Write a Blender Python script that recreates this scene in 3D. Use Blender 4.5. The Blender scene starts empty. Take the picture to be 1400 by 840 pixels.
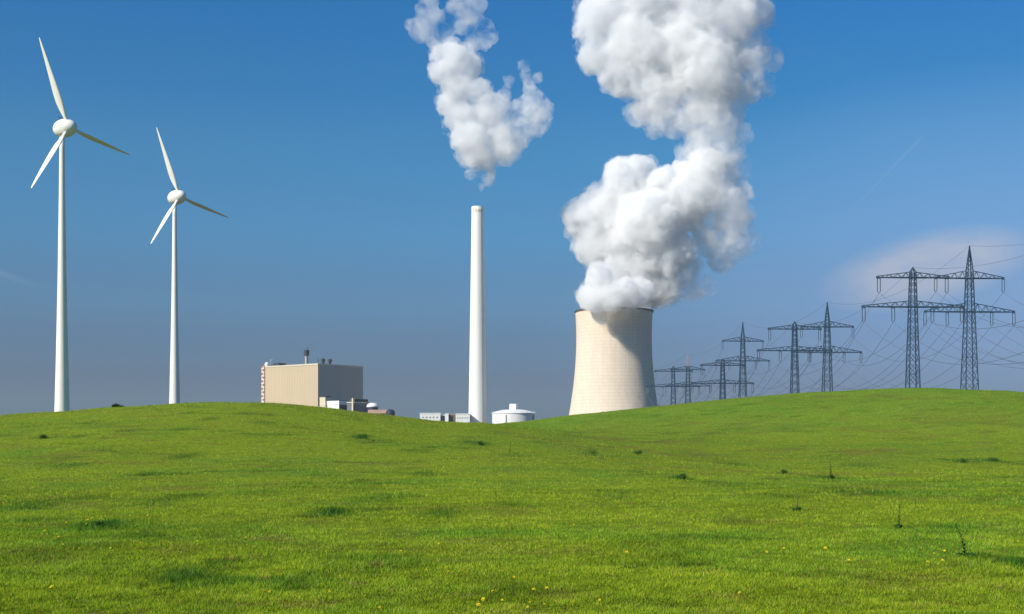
import bpy, bmesh, math, random
import numpy as np
from mathutils import Vector, Matrix

C = bpy.context
sc = C.scene
COL = sc.collection
R = math.radians

# ------------------------------------------------------------------ camera
F, EYE, HY = 1700.0, 1.7, 600.0          # focal length in photo pixels, eye height, horizon row
cam = bpy.data.cameras.new('camera')
cam_o = bpy.data.objects.new('camera', cam)
COL.objects.link(cam_o)
cam_o.location = (0, 0, EYE)
cam_o.rotation_euler = (R(90), 0, 0)
cam.sensor_width = 36
cam.lens = 36 * F / 1400
cam.shift_y = (HY - 420) / 1400
cam.clip_start = 0.3
cam.clip_end = 40000
sc.camera = cam_o

# ------------------------------------------------------------------ sky, sun, exposure
AZ, EL = R(52), R(34)                     # the sun stands behind the camera's left shoulder
SUN = Vector((-math.sin(AZ) * math.cos(EL), -math.cos(AZ) * math.cos(EL), math.sin(EL)))
world = bpy.data.worlds.new('World')
sc.world = world
world.use_nodes = True


def build_world():
    nt = world.node_tree
    N, Lk = nt.nodes.new, nt.links.new
    bg = nt.nodes['Background']
    sky = N('ShaderNodeTexSky')
    sky.sky_type = 'NISHITA'
    sky.sun_disc = False
    sky.sun_elevation = EL
    sky.sun_rotation = math.pi + AZ
    sky.altitude = 0
    sky.air_density = 1.0
    sky.dust_density = 1.0
    sky.ozone_density = 3.0
    bg.inputs['Strength'].default_value = 0.085

    def math_(op, a, b=None, c=None, clamp=False):
        n = N('ShaderNodeMath')
        n.operation = op
        n.use_clamp = clamp
        for i, v in enumerate((a, b, c)):
            if v is None:
                continue
            if hasattr(v, 'is_output') or hasattr(v, 'links'):
                Lk(v, n.inputs[i])
            else:
                n.inputs[i].default_value = v
        return n.outputs[0]

    tc = N('ShaderNodeTexCoord')
    sep = N('ShaderNodeSeparateXYZ')
    Lk(tc.outputs['Generated'], sep.inputs[0])
    X, Y, Z = sep.outputs
    # haze layer of the lower sky: less blue and darker than a clean atmosphere
    ramp = N('ShaderNodeValToRGB')
    Lk(math_('MULTIPLY', Z, 2.0, clamp=True), ramp.inputs[0])
    e = ramp.color_ramp
    e.interpolation = 'EASE'
    STOPS = SKY_STOPS
    e.elements[0].position, e.elements[0].color = STOPS[0][0], (*STOPS[0][1], 1)
    e.elements[1].position, e.elements[1].color = STOPS[-1][0], (*STOPS[-1][1], 1)
    for p, c in STOPS[1:-1]:
        el = e.elements.new(p)
        el.color = (*c, 1)
    mul = N('ShaderNodeMix')
    mul.data_type = 'RGBA'
    mul.blend_type = 'MULTIPLY'
    mul.inputs[0].default_value = 1
    Lk(sky.outputs[0], mul.inputs[6])
    Lk(ramp.outputs[0], mul.inputs[7])
    col = mul.outputs[2]
    # thin cirrus: directions measured as tangents about +Y
    Yc = math_('MAXIMUM', Y, 0.05)
    U, V = math_('DIVIDE', X, Yc), math_('DIVIDE', Z, Yc)
    comb = N('ShaderNodeCombineXYZ')
    Lk(U, comb.inputs[0])
    Lk(math_('MULTIPLY', V, 2.4), comb.inputs[1])
    nz = N('ShaderNodeTexNoise')
    nz.inputs['Scale'].default_value = 9
    nz.inputs['Detail'].default_value = 6
    nz.inputs['Roughness'].default_value = .55
    nz.inputs['Distortion'].default_value = .5
    Lk(comb.outputs[0], nz.inputs['Vector'])

    def blob(u, v, a, b, slope=0.0):
        du = math_('SUBTRACT', U, u)
        dv = math_('SUBTRACT', math_('SUBTRACT', V, v), math_('MULTIPLY', du, slope))
        q = math_('ADD', math_('POWER', math_('DIVIDE', du, a), 2), math_('POWER', math_('DIVIDE', dv, b), 2))
        return math_('SUBTRACT', 1, math_('SQRT', q), clamp=True)
    m = math_('MAXIMUM', blob(.345, .143, .10, .036, .22), blob(.31, .03, .22, .10, 0.0))
    m2 = math_('MULTIPLY', math_('MULTIPLY', blob(.335, .137, .092, .032, .20), 2.0, clamp=True), math_('MULTIPLY_ADD', nz.outputs[0], 2.6, -.30, clamp=True))
    low = math_('MULTIPLY', blob(.33, .03, .34, .14, 0.0), math_('MULTIPLY_ADD', nz.outputs[0], 0.9, .05, clamp=True))

    def trail(u0, v0, u1, v1, w, k):
        L = math.hypot(u1 - u0, v1 - v0)
        ex, ey = (u1 - u0) / L, (v1 - v0) / L
        du, dv = math_('SUBTRACT', U, u0), math_('SUBTRACT', V, v0)
        along = math_('ADD', math_('MULTIPLY', du, ex), math_('MULTIPLY', dv, ey))
        across = math_('ABSOLUTE', math_('SUBTRACT', math_('MULTIPLY', du, -ey), math_('MULTIPLY', dv, -ex)))
        s = math_('SUBTRACT', 1, math_('DIVIDE', across, w), clamp=True)
        t = math_('DIVIDE', along, L)
        inside = math_('MULTIPLY', math_('MULTIPLY', math_('MULTIPLY', t, 9, clamp=True), math_('MULTIPLY', math_('SUBTRACT', 1, t), 1.3, clamp=True), clamp=True), math_('GREATER_THAN', t, 0))
        return math_('MULTIPLY', math_('MULTIPLY', s, inside), k)
    tr = math_('ADD', trail(.3345, .2478, .262, .172, .0014, .085), trail(-.425, .138, -.372, .119, .004, .10))
    c1 = math_('ADD', math_('MULTIPLY', m2, 1.0), math_('MULTIPLY', low, .10), clamp=True)
    blue = N('ShaderNodeMix')
    blue.data_type = 'RGBA'
    Lk(math_('MULTIPLY', blob(.44, .05, .42, .26), .75), blue.inputs[0])
    Lk(col, blue.inputs[6])
    blue.inputs[7].default_value = (2.5, 3.9, 7.2, 1)
    col = blue.outputs[2]
    mix = N('ShaderNodeMix')
    mix.data_type = 'RGBA'
    Lk(math_('MULTIPLY', c1, .8), mix.inputs[0])
    Lk(col, mix.inputs[6])
    mix.inputs[7].default_value = (4.5, 4.75, 5.9, 1)
    mix2 = N('ShaderNodeMix')
    mix2.data_type = 'RGBA'
    Lk(tr, mix2.inputs[0])
    Lk(mix.outputs[2], mix2.inputs[6])
    mix2.inputs[7].default_value = (6, 6.6, 7.2, 1)
    Lk(mix2.outputs[2], bg.inputs['Color'])


SKY_STOPS = [(0.0, (0.175, 0.2, 0.471)), (0.0801, (0.175, 0.2, 0.471)), (0.1371, (0.2, 0.325, 0.586)), (0.2276, (0.244, 0.478, 0.722)), (0.3386, (0.225, 0.621, 0.873)), (0.4465, (0.184, 0.654, 0.908)), (0.5505, (0.098, 0.607, 0.94)), (0.6498, (0.054, 0.588, 0.988)), (0.6798000000000001, (0.054, 0.588, 0.988))]
build_world()

sun = bpy.data.lights.new('sun', 'SUN')
sun.energy = 4.6
sun.angle = R(.5)
sun.color = (1.0, .925, .81)
sun_o = bpy.data.objects.new('sun', sun)
COL.objects.link(sun_o)
sun_o.location = (0, 0, 500)
sun_o.rotation_euler = SUN.to_track_quat('Z', 'Y').to_euler()

sc.view_settings.view_transform = 'Standard'
sc.view_settings.look = 'None'
sc.view_settings.exposure = 0.55
sc.view_settings.gamma = 1.0
sc.cycles.max_bounces = 18
sc.cycles.diffuse_bounces = 3
sc.cycles.glossy_bounces = 2
sc.cycles.transmission_bounces = 3
sc.cycles.volume_bounces = 14
sc.cycles.transparent_max_bounces = 64


# ------------------------------------------------------------------ helpers
def tag(o, label=None, cat=None, group=None, kind=None):
    for k, v in (('label', label), ('category', cat), ('group', group), ('kind', kind)):
        if v:
            o[k] = v
    return o


def empty(name, loc, rz=0.0):
    o = bpy.data.objects.new(name, None)
    COL.objects.link(o)
    o.location = loc
    o.rotation_euler = (0, 0, rz)
    o.empty_display_size = .5
    return o


def copy_tree(o, parent=None):
    c = o.copy()
    COL.objects.link(c)
    c.parent = parent
    for ch in [x for x in o.children]:
        copy_tree(ch, c)
    return c


class MB:
    """collects boxes, bars, lathes and grids for ONE mesh"""

    def __init__(self):
        self.v, self.f, self.m = [], [], []

    def add(self, vs, fs, mi=0):
        b = len(self.v)
        self.v += [tuple(p) for p in vs]
        self.f += [tuple(b + i for i in f) for f in fs]
        self.m += [mi] * len(fs)

    def box(self, c, s, rz=0.0, mi=0):
        hx, hy, hz = s[0] / 2, s[1] / 2, s[2] / 2
        cs, sn = math.cos(rz), math.sin(rz)
        vs = []
        for z in (-hz, hz):
            for x, y in ((-hx, -hy), (hx, -hy), (hx, hy), (-hx, hy)):
                vs.append((c[0] + x * cs - y * sn, c[1] + x * sn + y * cs, c[2] + z))
        self.add(vs, [(0, 3, 2, 1), (4, 5, 6, 7), (0, 1, 5, 4), (1, 2, 6, 5), (2, 3, 7, 6), (3, 0, 4, 7)], mi)

    def bar(self, p, q, w, n=4, w2=None, mi=0):
        p, q = Vector(p), Vector(q)
        d = (q - p).normalized()
        a = d.orthogonal().normalized()
        if n == 4:
            up = Vector((0, 0, 1)) if abs(d.z) < .9 else Vector((1, 0, 0))
            a = (up - d * up.dot(d)).normalized()
        b = d.cross(a)
        w2 = w if w2 is None else w2
        vs = []
        for o, r in ((p, w / 2), (q, w2 / 2)):
            for i in range(n):
                t = 2 * math.pi * (i + .5) / n
                vs.append(o + (a * math.cos(t) + b * math.sin(t)) * r * (1.3 if n == 4 else 1))
        fs = [(i, (i + 1) % n, n + (i + 1) % n, n + i) for i in range(n)]
        fs += [tuple(range(n - 1, -1, -1)), tuple(range(n, 2 * n))]
        self.add(vs, fs, mi)

    def lathe(self, prof, n=48, c=(0, 0), mi=0, cap=True):
        vs, fs = [], []
        for r, z in prof:
            for i in range(n):
                t = 2 * math.pi * i / n
                vs.append((c[0] + r * math.cos(t), c[1] + r * math.sin(t), z))
        for k in range(len(prof) - 1):
            for i in range(n):
                j = (i + 1) % n
                fs.append((k * n + i, k * n + j, (k + 1) * n + j, (k + 1) * n + i))
        if cap:
            k = (len(prof) - 1) * n
            fs.append(tuple(k + i for i in range(n)))
        self.add(vs, fs, mi)

    def tube(self, pts, r, n=4):
        pts = [Vector(p) for p in pts]
        vs, fs = [], []
        for k, p in enumerate(pts):
            d = (pts[min(k + 1, len(pts) - 1)] - pts[max(k - 1, 0)]).normalized()
            up = Vector((0, 0, 1)) if abs(d.z) < .95 else Vector((1, 0, 0))
            a = d.cross(up).normalized()
            b = a.cross(d)
            rr = r[k] if isinstance(r, (list, tuple)) else r
            for i in range(n):
                t = 2 * math.pi * i / n
                vs.append(p + (a * math.cos(t) + b * math.sin(t)) * rr)
        for k in range(len(pts) - 1):
            for i in range(n):
                j = (i + 1) % n
                fs.append((k * n + i, k * n + j, (k + 1) * n + j, (k + 1) * n + i))
        fs.append(tuple(range(n - 1, -1, -1)))
        fs.append(tuple((len(pts) - 1) * n + i for i in range(n)))
        self.add(vs, fs)

    def build(self, name, mats, parent=None, smooth=False, angle=None):
        me = bpy.data.meshes.new(name)
        me.from_pydata(self.v, [], self.f)
        mats = mats if isinstance(mats, (list, tuple)) else [mats]
        for m in mats:
            me.materials.append(m)
        if len(mats) > 1:
            me.polygons.foreach_set('material_index', self.m)
        if smooth or angle is not None:
            me.polygons.foreach_set('use_smooth', [True] * len(me.polygons))
            if angle is not None:
                me.set_sharp_from_angle(angle=R(angle))
        me.update()
        o = bpy.data.objects.new(name, me)
        COL.objects.link(o)
        o.parent = parent
        return o


def raw_mesh(name, verts, faces_flat, nper, mat, smooth=False, colors=None, mats_idx=None):
    """numpy arrays to a mesh, quickly"""
    nv, nf = len(verts), len(faces_flat) // nper
    me = bpy.data.meshes.new(name)
    me.vertices.add(nv)
    me.vertices.foreach_set('co', np.ascontiguousarray(verts, dtype=np.float32).ravel())
    me.loops.add(nf * nper)
    me.loops.foreach_set('vertex_index', np.ascontiguousarray(faces_flat, dtype=np.int32))
    me.polygons.add(nf)
    me.polygons.foreach_set('loop_start', np.arange(0, nf * nper, nper, dtype=np.int32))
    if smooth:
        me.polygons.foreach_set('use_smooth', np.ones(nf, dtype=bool))
    if colors is not None:
        at = me.color_attributes.new('tint', 'FLOAT_COLOR', 'POINT')
        at.data.foreach_set('color', np.ascontiguousarray(colors, dtype=np.float32).ravel())
    for m in (mat if isinstance(mat, (list, tuple)) else [mat]):
        me.materials.append(m)
    me.update(calc_edges=True)
    o = bpy.data.objects.new(name, me)
    COL.objects.link(o)
    return o


# ------------------------------------------------------------------ materials
def new_mat(name):
    m = bpy.data.materials.new(name)
    m.use_nodes = True
    return m, m.node_tree, m.node_tree.nodes['Principled BSDF']


def paint(name, col, rough=.6, var=.12, scale=.6, streak=0.0, spec=.3, metal=0.0, bump=0.0):
    """painted or raw surface with weathering: blotches and vertical streaks"""
    m, nt, b = new_mat(name)
    N, Lk = nt.nodes.new, nt.links.new
    tc = N('ShaderNodeTexCoord')
    nz = N('ShaderNodeTexNoise')
    nz.inputs['Scale'].default_value = scale
    nz.inputs['Detail'].default_value = 6
    Lk(tc.outputs['Object'], nz.inputs['Vector'])
    fac = nz.outputs[0]
    if streak:
        mp = N('ShaderNodeMapping')
        mp.inputs['Scale'].default_value = (1, 1, .06)
        Lk(tc.outputs['Object'], mp.inputs['Vector'])
        n2 = N('ShaderNodeTexNoise')
        n2.inputs['Scale'].default_value = streak
        n2.inputs['Detail'].default_value = 4
        Lk(mp.outputs[0], n2.inputs['Vector'])
        mm = N('ShaderNodeMath')
        mm.operation = 'MULTIPLY_ADD'
        mm.inputs[1].default_value = .6
        Lk(n2.outputs[0], mm.inputs[0])
        m3 = N('ShaderNodeMath')
        m3.operation = 'MULTIPLY'
        m3.inputs[1].default_value = .4
        Lk(nz.outputs[0], m3.inputs[0])
        Lk(m3.outputs[0], mm.inputs[2])
        fac = mm.outputs[0]
    mr = N('ShaderNodeMapRange')
    mr.inputs[1].default_value, mr.inputs[2].default_value = .3, .7
    mr.inputs[3].default_value, mr.inputs[4].default_value = 1 - var, 1 + var * .4
    Lk(fac, mr.inputs[0])
    mx = N('ShaderNodeMix')
    mx.data_type = 'RGBA'
    mx.blend_type = 'MULTIPLY'
    mx.inputs[0].default_value = 1
    mx.inputs[6].default_value = (*col, 1)
    Lk(mr.outputs[0], mx.inputs[7])
    Lk(mx.outputs[2], b.inputs['Base Color'])
    b.inputs['Roughness'].default_value = rough
    b.inputs['Specular IOR Level'].default_value = spec
    b.inputs['Metallic'].default_value = metal
    if bump:
        bp = N('ShaderNodeBump')
        bp.inputs['Strength'].default_value = bump
        Lk(nz.outputs[0], bp.inputs['Height'])
        Lk(bp.outputs[0], b.inputs['Normal'])
    return m


def leaf_mat(name, attr=None, col=None, trans=.35, rough=.6):
    m = bpy.data.materials.new(name)
    m.use_nodes = True
    nt = m.node_tree
    nt.nodes.clear()
    N, Lk = nt.nodes.new, nt.links.new
    out = N('ShaderNodeOutputMaterial')
    d, t, mx = N('ShaderNodeBsdfDiffuse'), N('ShaderNodeBsdfTranslucent'), N('ShaderNodeMixShader')
    mx.inputs[0].default_value = trans
    if attr:
        a = N('ShaderNodeAttribute')
        a.attribute_name = attr
        Lk(a.outputs['Color'], d.inputs[0])
        Lk(a.outputs['Color'], t.inputs[0])
    else:
        oi = N('ShaderNodeTexNoise')
        oi.inputs['Scale'].default_value = 14
        mr = N('ShaderNodeMapRange')
        mr.inputs[1].default_value, mr.inputs[2].default_value = .3, .7
        mr.inputs[3].default_value, mr.inputs[4].default_value = .6, 1.35
        tc = N('ShaderNodeTexCoord')
        Lk(tc.outputs['Object'], oi.inputs['Vector'])
        Lk(oi.outputs[0], mr.inputs[0])
        c = N('ShaderNodeMix')
        c.data_type = 'RGBA'
        c.blend_type = 'MULTIPLY'
        c.inputs[0].default_value = 1
        c.inputs[6].default_value = (*col, 1)
        Lk(mr.outputs[0], c.inputs[7])
        Lk(c.outputs[2], d.inputs[0])
        Lk(c.outputs[2], t.inputs[0])
    Lk(d.outputs[0], mx.inputs[1])
    Lk(t.outputs[0], mx.inputs[2])
    Lk(mx.outputs[0], out.inputs['Surface'])
    return m


M = {}
M['white_gel'] = paint('turbine_white', (.80, .775, .725), .40, .05, .5, 0, .4)
M['white_paint'] = paint('white_cladding', (.76, .75, .71), .6, .10, .3, .8)
M['chimney'] = paint('chimney_concrete', (.80, .785, .725), .75, .07, .06, .25, .2)
M['dark_metal'] = paint('dark_metal', (.045, .05, .06), .5, .3, 1.5)
M['steel'] = paint('weathered_pylon_steel', (.026, .056, .098), .55, .25, 1.0)
M['steel_pale'] = paint('red_white_pylon_steel', (.30, .25, .27), .6, .2, .4)
M['ladder'] = paint('ladder_grey', (.22, .22, .21), .6, .2, .5)
M['window_grey'] = paint('grey_window_glass', (.20, .21, .23), .3, .2, .5)
M['glass'] = paint('dark_insulator_glaze', (.06, .075, .09), .3, .2, 2)
M['wire'] = paint('conductor_aluminium', (.10, .12, .15), .5, .1, .2)
M['beige'] = paint('beige_sheet_cladding', (.53, .42, .28), .6, .06, .05, .12, .3)
M['cream'] = paint('cream_cladding', (.62, .54, .40), .6, .08, .2)
M['orange'] = paint('orange_stair_steel', (.50, .20, .085), .6, .2, .4)
M['pale_stair'] = paint('pale_stair_cladding', (.66, .60, .52), .6, .15, .4)
M['grey_blue'] = paint('grey_blue_cladding', (.13, .14, .17), .6, .15, .3)
M['dark_blue'] = paint('dark_blue_cladding_and_shade', (.025, .028, .06), .6, .2, .3)  # painted shadow on the white hall; plain colour on store and silo
M['dark_roof'] = paint('dark_roofing', (.06, .065, .07), .8, .2, .3)
M['pink_roof'] = paint('faded_tile_roof', (.40, .26, .19), .8, .2, .3)
M['brown'] = paint('brown_brick', (.17, .09, .06), .8, .2, .4)
M['roof_white'] = paint('white_roofing', (.80, .80, .78), .5, .06, .2)


# ------------------------------------------------------------------ terrain
DL, DR = 115., 190.                        # distances of the left and the right hill's ridge line


def ss(a, b, t):
    t = np.clip((t - a) / (b - a), 0, 1)
    return t * t * (3 - 2 * t)


TX = np.arange(-600, 2601, 10.)


def smooth_table(xs, ys, sig=4.0):
    t = np.interp(TX, xs, ys)
    k = np.exp(-.5 * (np.arange(-14, 15) / sig) ** 2)
    k /= k.sum()
    return np.convolve(np.pad(t, 14, mode='edge'), k, mode='valid')


TL = smooth_table([-600, -400, -150, 0, 80, 160, 240, 300, 380, 430, 480, 530, 560, 600, 640, 680, 760, 820, 900, 1000, 1200, 1500, 1900],
                  [620, 606, 580, 568, 562, 556, 552, 550, 550, 553, 560, 567, 571, 576, 580, 584, 596, 606, 619, 633, 650, 664, 672])
TR = smooth_table([-400, 300, 480, 560, 640, 690, 735, 780, 840, 900, 1000, 1090, 1200, 1250, 1320, 1400, 1550, 1800, 2200],
                  [640, 630, 612, 600, 586, 579, 572.5, 566, 561, 554.5, 545, 537, 531, 530, 532, 538, 556, 585, 615])


def vnoise(x, y, s, seed):
    """smooth value noise in -1..1"""
    x, y = np.asarray(x, float) / s, np.asarray(y, float) / s
    xi, yi = np.floor(x).astype(np.int64), np.floor(y).astype(np.int64)
    fx, fy = x - xi, y - yi
    fx, fy = fx * fx * (3 - 2 * fx), fy * fy * (3 - 2 * fy)

    def h(a, b):
        n = (a * 374761393 + b * 668265263 + seed * 974634777) & 0xFFFFFFFF
        n = ((n ^ (n >> 13)) * 1274126177) & 0xFFFFFFFF
        return ((n ^ (n >> 16)) & 0xFFFF) / 32767.5 - 1
    return (h(xi, yi) * (1 - fx) + h(xi + 1, yi) * fx) * (1 - fy) + (h(xi, yi + 1) * (1 - fx) + h(xi + 1, yi + 1) * fx) * fy


def hills(x, y):
    x, y = np.asarray(x, float), np.asarray(y, float)
    zl = EYE + (HY - np.interp(x / DL * F + 700, TX, TL)) / F * DL
    zr = EYE + (HY - np.interp(x / DR * F + 700, TX, TR)) / F * DR
    A = np.maximum(zl, 0) * ss(44, DL + 4, y)
    B = np.maximum(zr, 0) * ss(70, DR + 6, y)
    k = 1.2
    m = np.maximum(A, B)
    z = m + k * np.log(np.exp((A - m) / k) + np.exp((B - m) / k)) - k * math.log(2.) * np.exp(-m / 1.5)
    z = z * (1 - ss(DL + 10, DL + 150, y) * np.clip((A - B) / 4 + .5, 0, 1) * .8)
    f = ss(DR + 10, DR + 150, y)
    return z * (1 - f) - 12 * f


def fit_ridges():
    """nudge the two ridge tables until the skyline has the surveyed shape"""
    global TL, TR
    px = np.arange(-40, 1461, 10.)
    d = np.linspace(40, 260, 360)
    X = (px[:, None] - 700) / F * d[None]
    Y = np.broadcast_to(d[None], X.shape)
    PX = [-40, 0, 80, 160, 240, 300, 380, 430, 480, 530, 560, 600, 640, 690, 735, 780, 840, 900, 1000, 1090, 1200, 1250, 1320, 1400, 1460]
    PY = [571.5, 568, 562, 556, 552, 550, 550, 553, 560, 567, 571, 576, 578.7, 578.7, 572.5, 566, 561, 554.5, 545, 537, 531, 530, 532, 538, 543.5]
    want = np.interp(px, PX, PY) + 1.0
    ker = np.exp(-.5 * (np.arange(-6, 7) / 2.0) ** 2)
    ker /= ker.sum()
    for _ in range(14):
        s = (HY - (hills(X, Y) - EYE) / d[None] * F).min(1)
        e = np.convolve(np.pad(s - want, 6, mode='edge'), ker, mode='valid')
        e = np.interp(TX, px, e)
        TL = TL - e * .8 * (1 - ss(620, 700, TX))
        TR = TR - e * .8 * ss(660, 740, TX)
    return float(np.abs(s - want).max())


print('skyline error px', fit_ridges())


def H(x, y):
    x, y = np.asarray(x, float), np.asarray(y, float)
    n = vnoise(x, y, 5.5, 1) * .07 + vnoise(x, y, 2.1, 2) * .035 + vnoise(x, y, 17, 3) * .12
    return hills(x, y) + n * ss(4, 20, np.hypot(x, y)) * (1 - ss(220, 300, y))


def at(px, py, dmax=230.):
    """the ground point seen at a photo pixel"""
    d = np.linspace(6, dmax, 4000)
    x = (px - 700) / F * d
    s = HY - (H(x, d) - EYE) / d * F
    i = int(np.argmax(s <= py))
    return Vector((float(x[i]), float(d[i]), float(H(x[i], d[i]))))


def P(px, py, D):
    return Vector(((px - 700) / F * D, D, EYE + (HY - py) / F * D))


def axis(fine0, fine1, step, grow, end):
    a = list(np.arange(fine0, fine1 + 1e-6, step))
    s, v = step, a[-1]
    while v < end:
        s *= grow
        v += s
        a.append(v)
    s, v = step, a[0]
    while v > -end:
        s *= grow
        v -= s
        a.insert(0, v)
    return np.array(a)


# lush and bare spots of the sward: photo pixel, width, height, strength (below 0: worn brown)
SPOTS = [(450, 702, 66, 14, 1.0), (607, 704, 54, 16, .8), (140, 721, 90, 16, .9), (190, 735, 70, 12, .5), (250, 790, 150, 34, .8), (300, 772, 60, 22, .7),
         (60, 687, 160, 18, .55), (230, 683, 100, 16, .55), (100, 636, 44, 7, .9), (250, 625, 50, 8, .7), (200, 649, 34, 6, .8), (60, 599, 30, 6, .8),
         (110, 596, 34, 6, .6), (145, 583, 24, 5, .7), (175, 589, 40, 5, .7), (255, 587, 30, 5, .6), (285, 573, 26, 5, .6), (340, 566, 60, 5, .6), (356, 578, 26, 5, .7),
         (495, 597, 24, 6, 1.0), (520, 603, 24, 5, .7), (648, 606, 30, 5, 1.0), (663, 607, 22, 5, 1.0), (640, 604, 20, 5, .8), (530, 680, 90, 14, .55), (570, 648, 60, 9, .6),
         (570, 618, 40, 6, .5), (245, 648, 40, 7, .5), (500, 646, 40, 7, .5), (345, 676, 60, 9, .4), (350, 712, 60, 12, .4), (340, 726, 40, 10, .4),
         (865, 645, 36, 7, .5), (930, 653, 26, 8, 1.0), (840, 680, 40, 8, .5), (1060, 678, 50, 8, .5), (1210, 674, 150, 11, .8), (1150, 669, 80, 9, .6), (1000, 712, 80, 18, .6),
         (1390, 770, 90, 34, .9), (1330, 776, 60, 18, .4), (1000, 634, 70, 8, .4), (1170, 636, 40, 7, .4), (1320, 631, 36, 7, .9), (1358, 630, 34, 6, 1.0), (1390, 634, 30, 6, .6),
         (1120, 652, 44, 8, .8), (1075, 648, 20, 8, .7), (1300, 722, 70, 9, .5), (985, 662, 60, 8, .4), (860, 568, 60, 6, .3), (920, 592, 40, 5, .4), (1040, 570, 50, 5, .35), (1180, 562, 50, 5, .3),
         (1290, 560, 70, 5, .3), (960, 600, 50, 5, .35), (1100, 590, 60, 6, .35), (1250, 600, 60, 6, .3), (780, 596, 40, 5, .3), (735, 604, 20, 5, .4), (710, 622, 40, 6, .5),
         (60, 760, 120, 30, .35), (520, 770, 140, 30, .35), (900, 750, 140, 26, .3), (1150, 790, 120, 30, .3), (700, 810, 140, 24, .3), (300, 830, 160, 22, .4),
         (120, 690, 60, 12, -.9), (250, 667, 110, 8, -.6), (360, 664, 50, 8, -.5), (250, 752, 60, 16, -.6), (60, 770, 60, 20, -.4), (1200, 800, 80, 30, -.35), (1330, 800, 80, 24, -.4),
         (760, 815, 60, 18, -.4), (1000, 818, 60, 16, -.5), (640, 600, 30, 4, -.4), (800, 612, 120, 9, -.35), (1310, 575, 160, 14, -.4)]


def ground_spots():
    out = []
    for px, py, w, h, k in SPOTS:
        c = at(px, py)
        n, f = at(px, min(py + h / 2, 900)), at(px, max(py - h / 2, 540))
        dy = max(.3, min(abs(f.y - n.y) / 2, 9))
        out.append((c.x, c.y, max(.25, w / 2 * c.y / F), dy, k))
    return out


G_SPOTS = ground_spots()


def sward(x, y):
    """species mix of the meadow at points: lush (0..1), dry/worn (0..1), general shade -1..1"""
    lush = np.zeros_like(x)
    worn = np.zeros_like(x)
    j1, j2 = vnoise(x, y, .9, 11), vnoise(x, y, .35, 12)
    for cx, cy, a, b, k in G_SPOTS:
        sel = (np.abs(x - cx) < 2.0 * a) & (np.abs(y - cy) < 2.0 * b)
        if not sel.any():
            continue
        q = np.sqrt(((x[sel] - cx) / a) ** 2 + ((y[sel] - cy) / b) ** 2)
        v = np.clip(1.25 - q + .45 * j1[sel] + .25 * j2[sel], 0, 1) * abs(k)
        tgt = lush if k > 0 else worn
        tgt[sel] = np.maximum(tgt[sel], v)
    n = .5 * vnoise(x, y, 1.6, 21) + .35 * vnoise(x, y, .6, 22) + .3 * vnoise(x, y, 6, 23)
    lush = np.maximum(lush, np.clip((n - .36) * 1.6, 0, .55))
    d = .5 * vnoise(x, y, 2.3, 31) + .3 * vnoise(x, y, .5, 32) + .4 * vnoise(x, y, 12, 33)
    fl = vnoise(x, y, .22, 34) * .6 + vnoise(x, y, .6, 35) * .5
    worn = np.maximum(worn, np.clip((d - .27) * 1.7, 0, .75))
    worn = np.maximum(worn, np.clip((fl - .42) * 2.4, 0, .7))
    shade = .5 * vnoise(x, y, 9, 41) + .5 * vnoise(x, y, 30, 42)
    return lush, worn, shade


def sward_color(x, y, rnd=None):
    lush, worn, shade = sward(x, y)
    base = np.array([.268, .362, .022])
    col = base[None] * (1 + .10 * shade)[:, None]
    # the far hill carries a cooler, greener grass, the near rise a yellower one
    side = ss(640, 760, x / np.maximum(y, 1) * F + 700) * ss(95, 150, y)
    col = col * (1 - side[:, None] * np.array([.16, .02, -.2])[None])
    em = np.clip(.5 * vnoise(x, y, 4.5, 71) + .4 * vnoise(x, y, 1.4, 72) + .3 * vnoise(x, y, 14, 73), 0, .6)[:, None]
    col = col * (1 - em) + np.array([.140, .300, .026])[None] * em
    col = col * (1 - lush[:, None]) + np.array([.036, .128, .018])[None] * lush[:, None]
    w = worn * .75
    col = col * (1 - w[:, None]) + np.array([.23, .165, .042])[None] * w[:, None]
    return col, lush, worn


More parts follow.
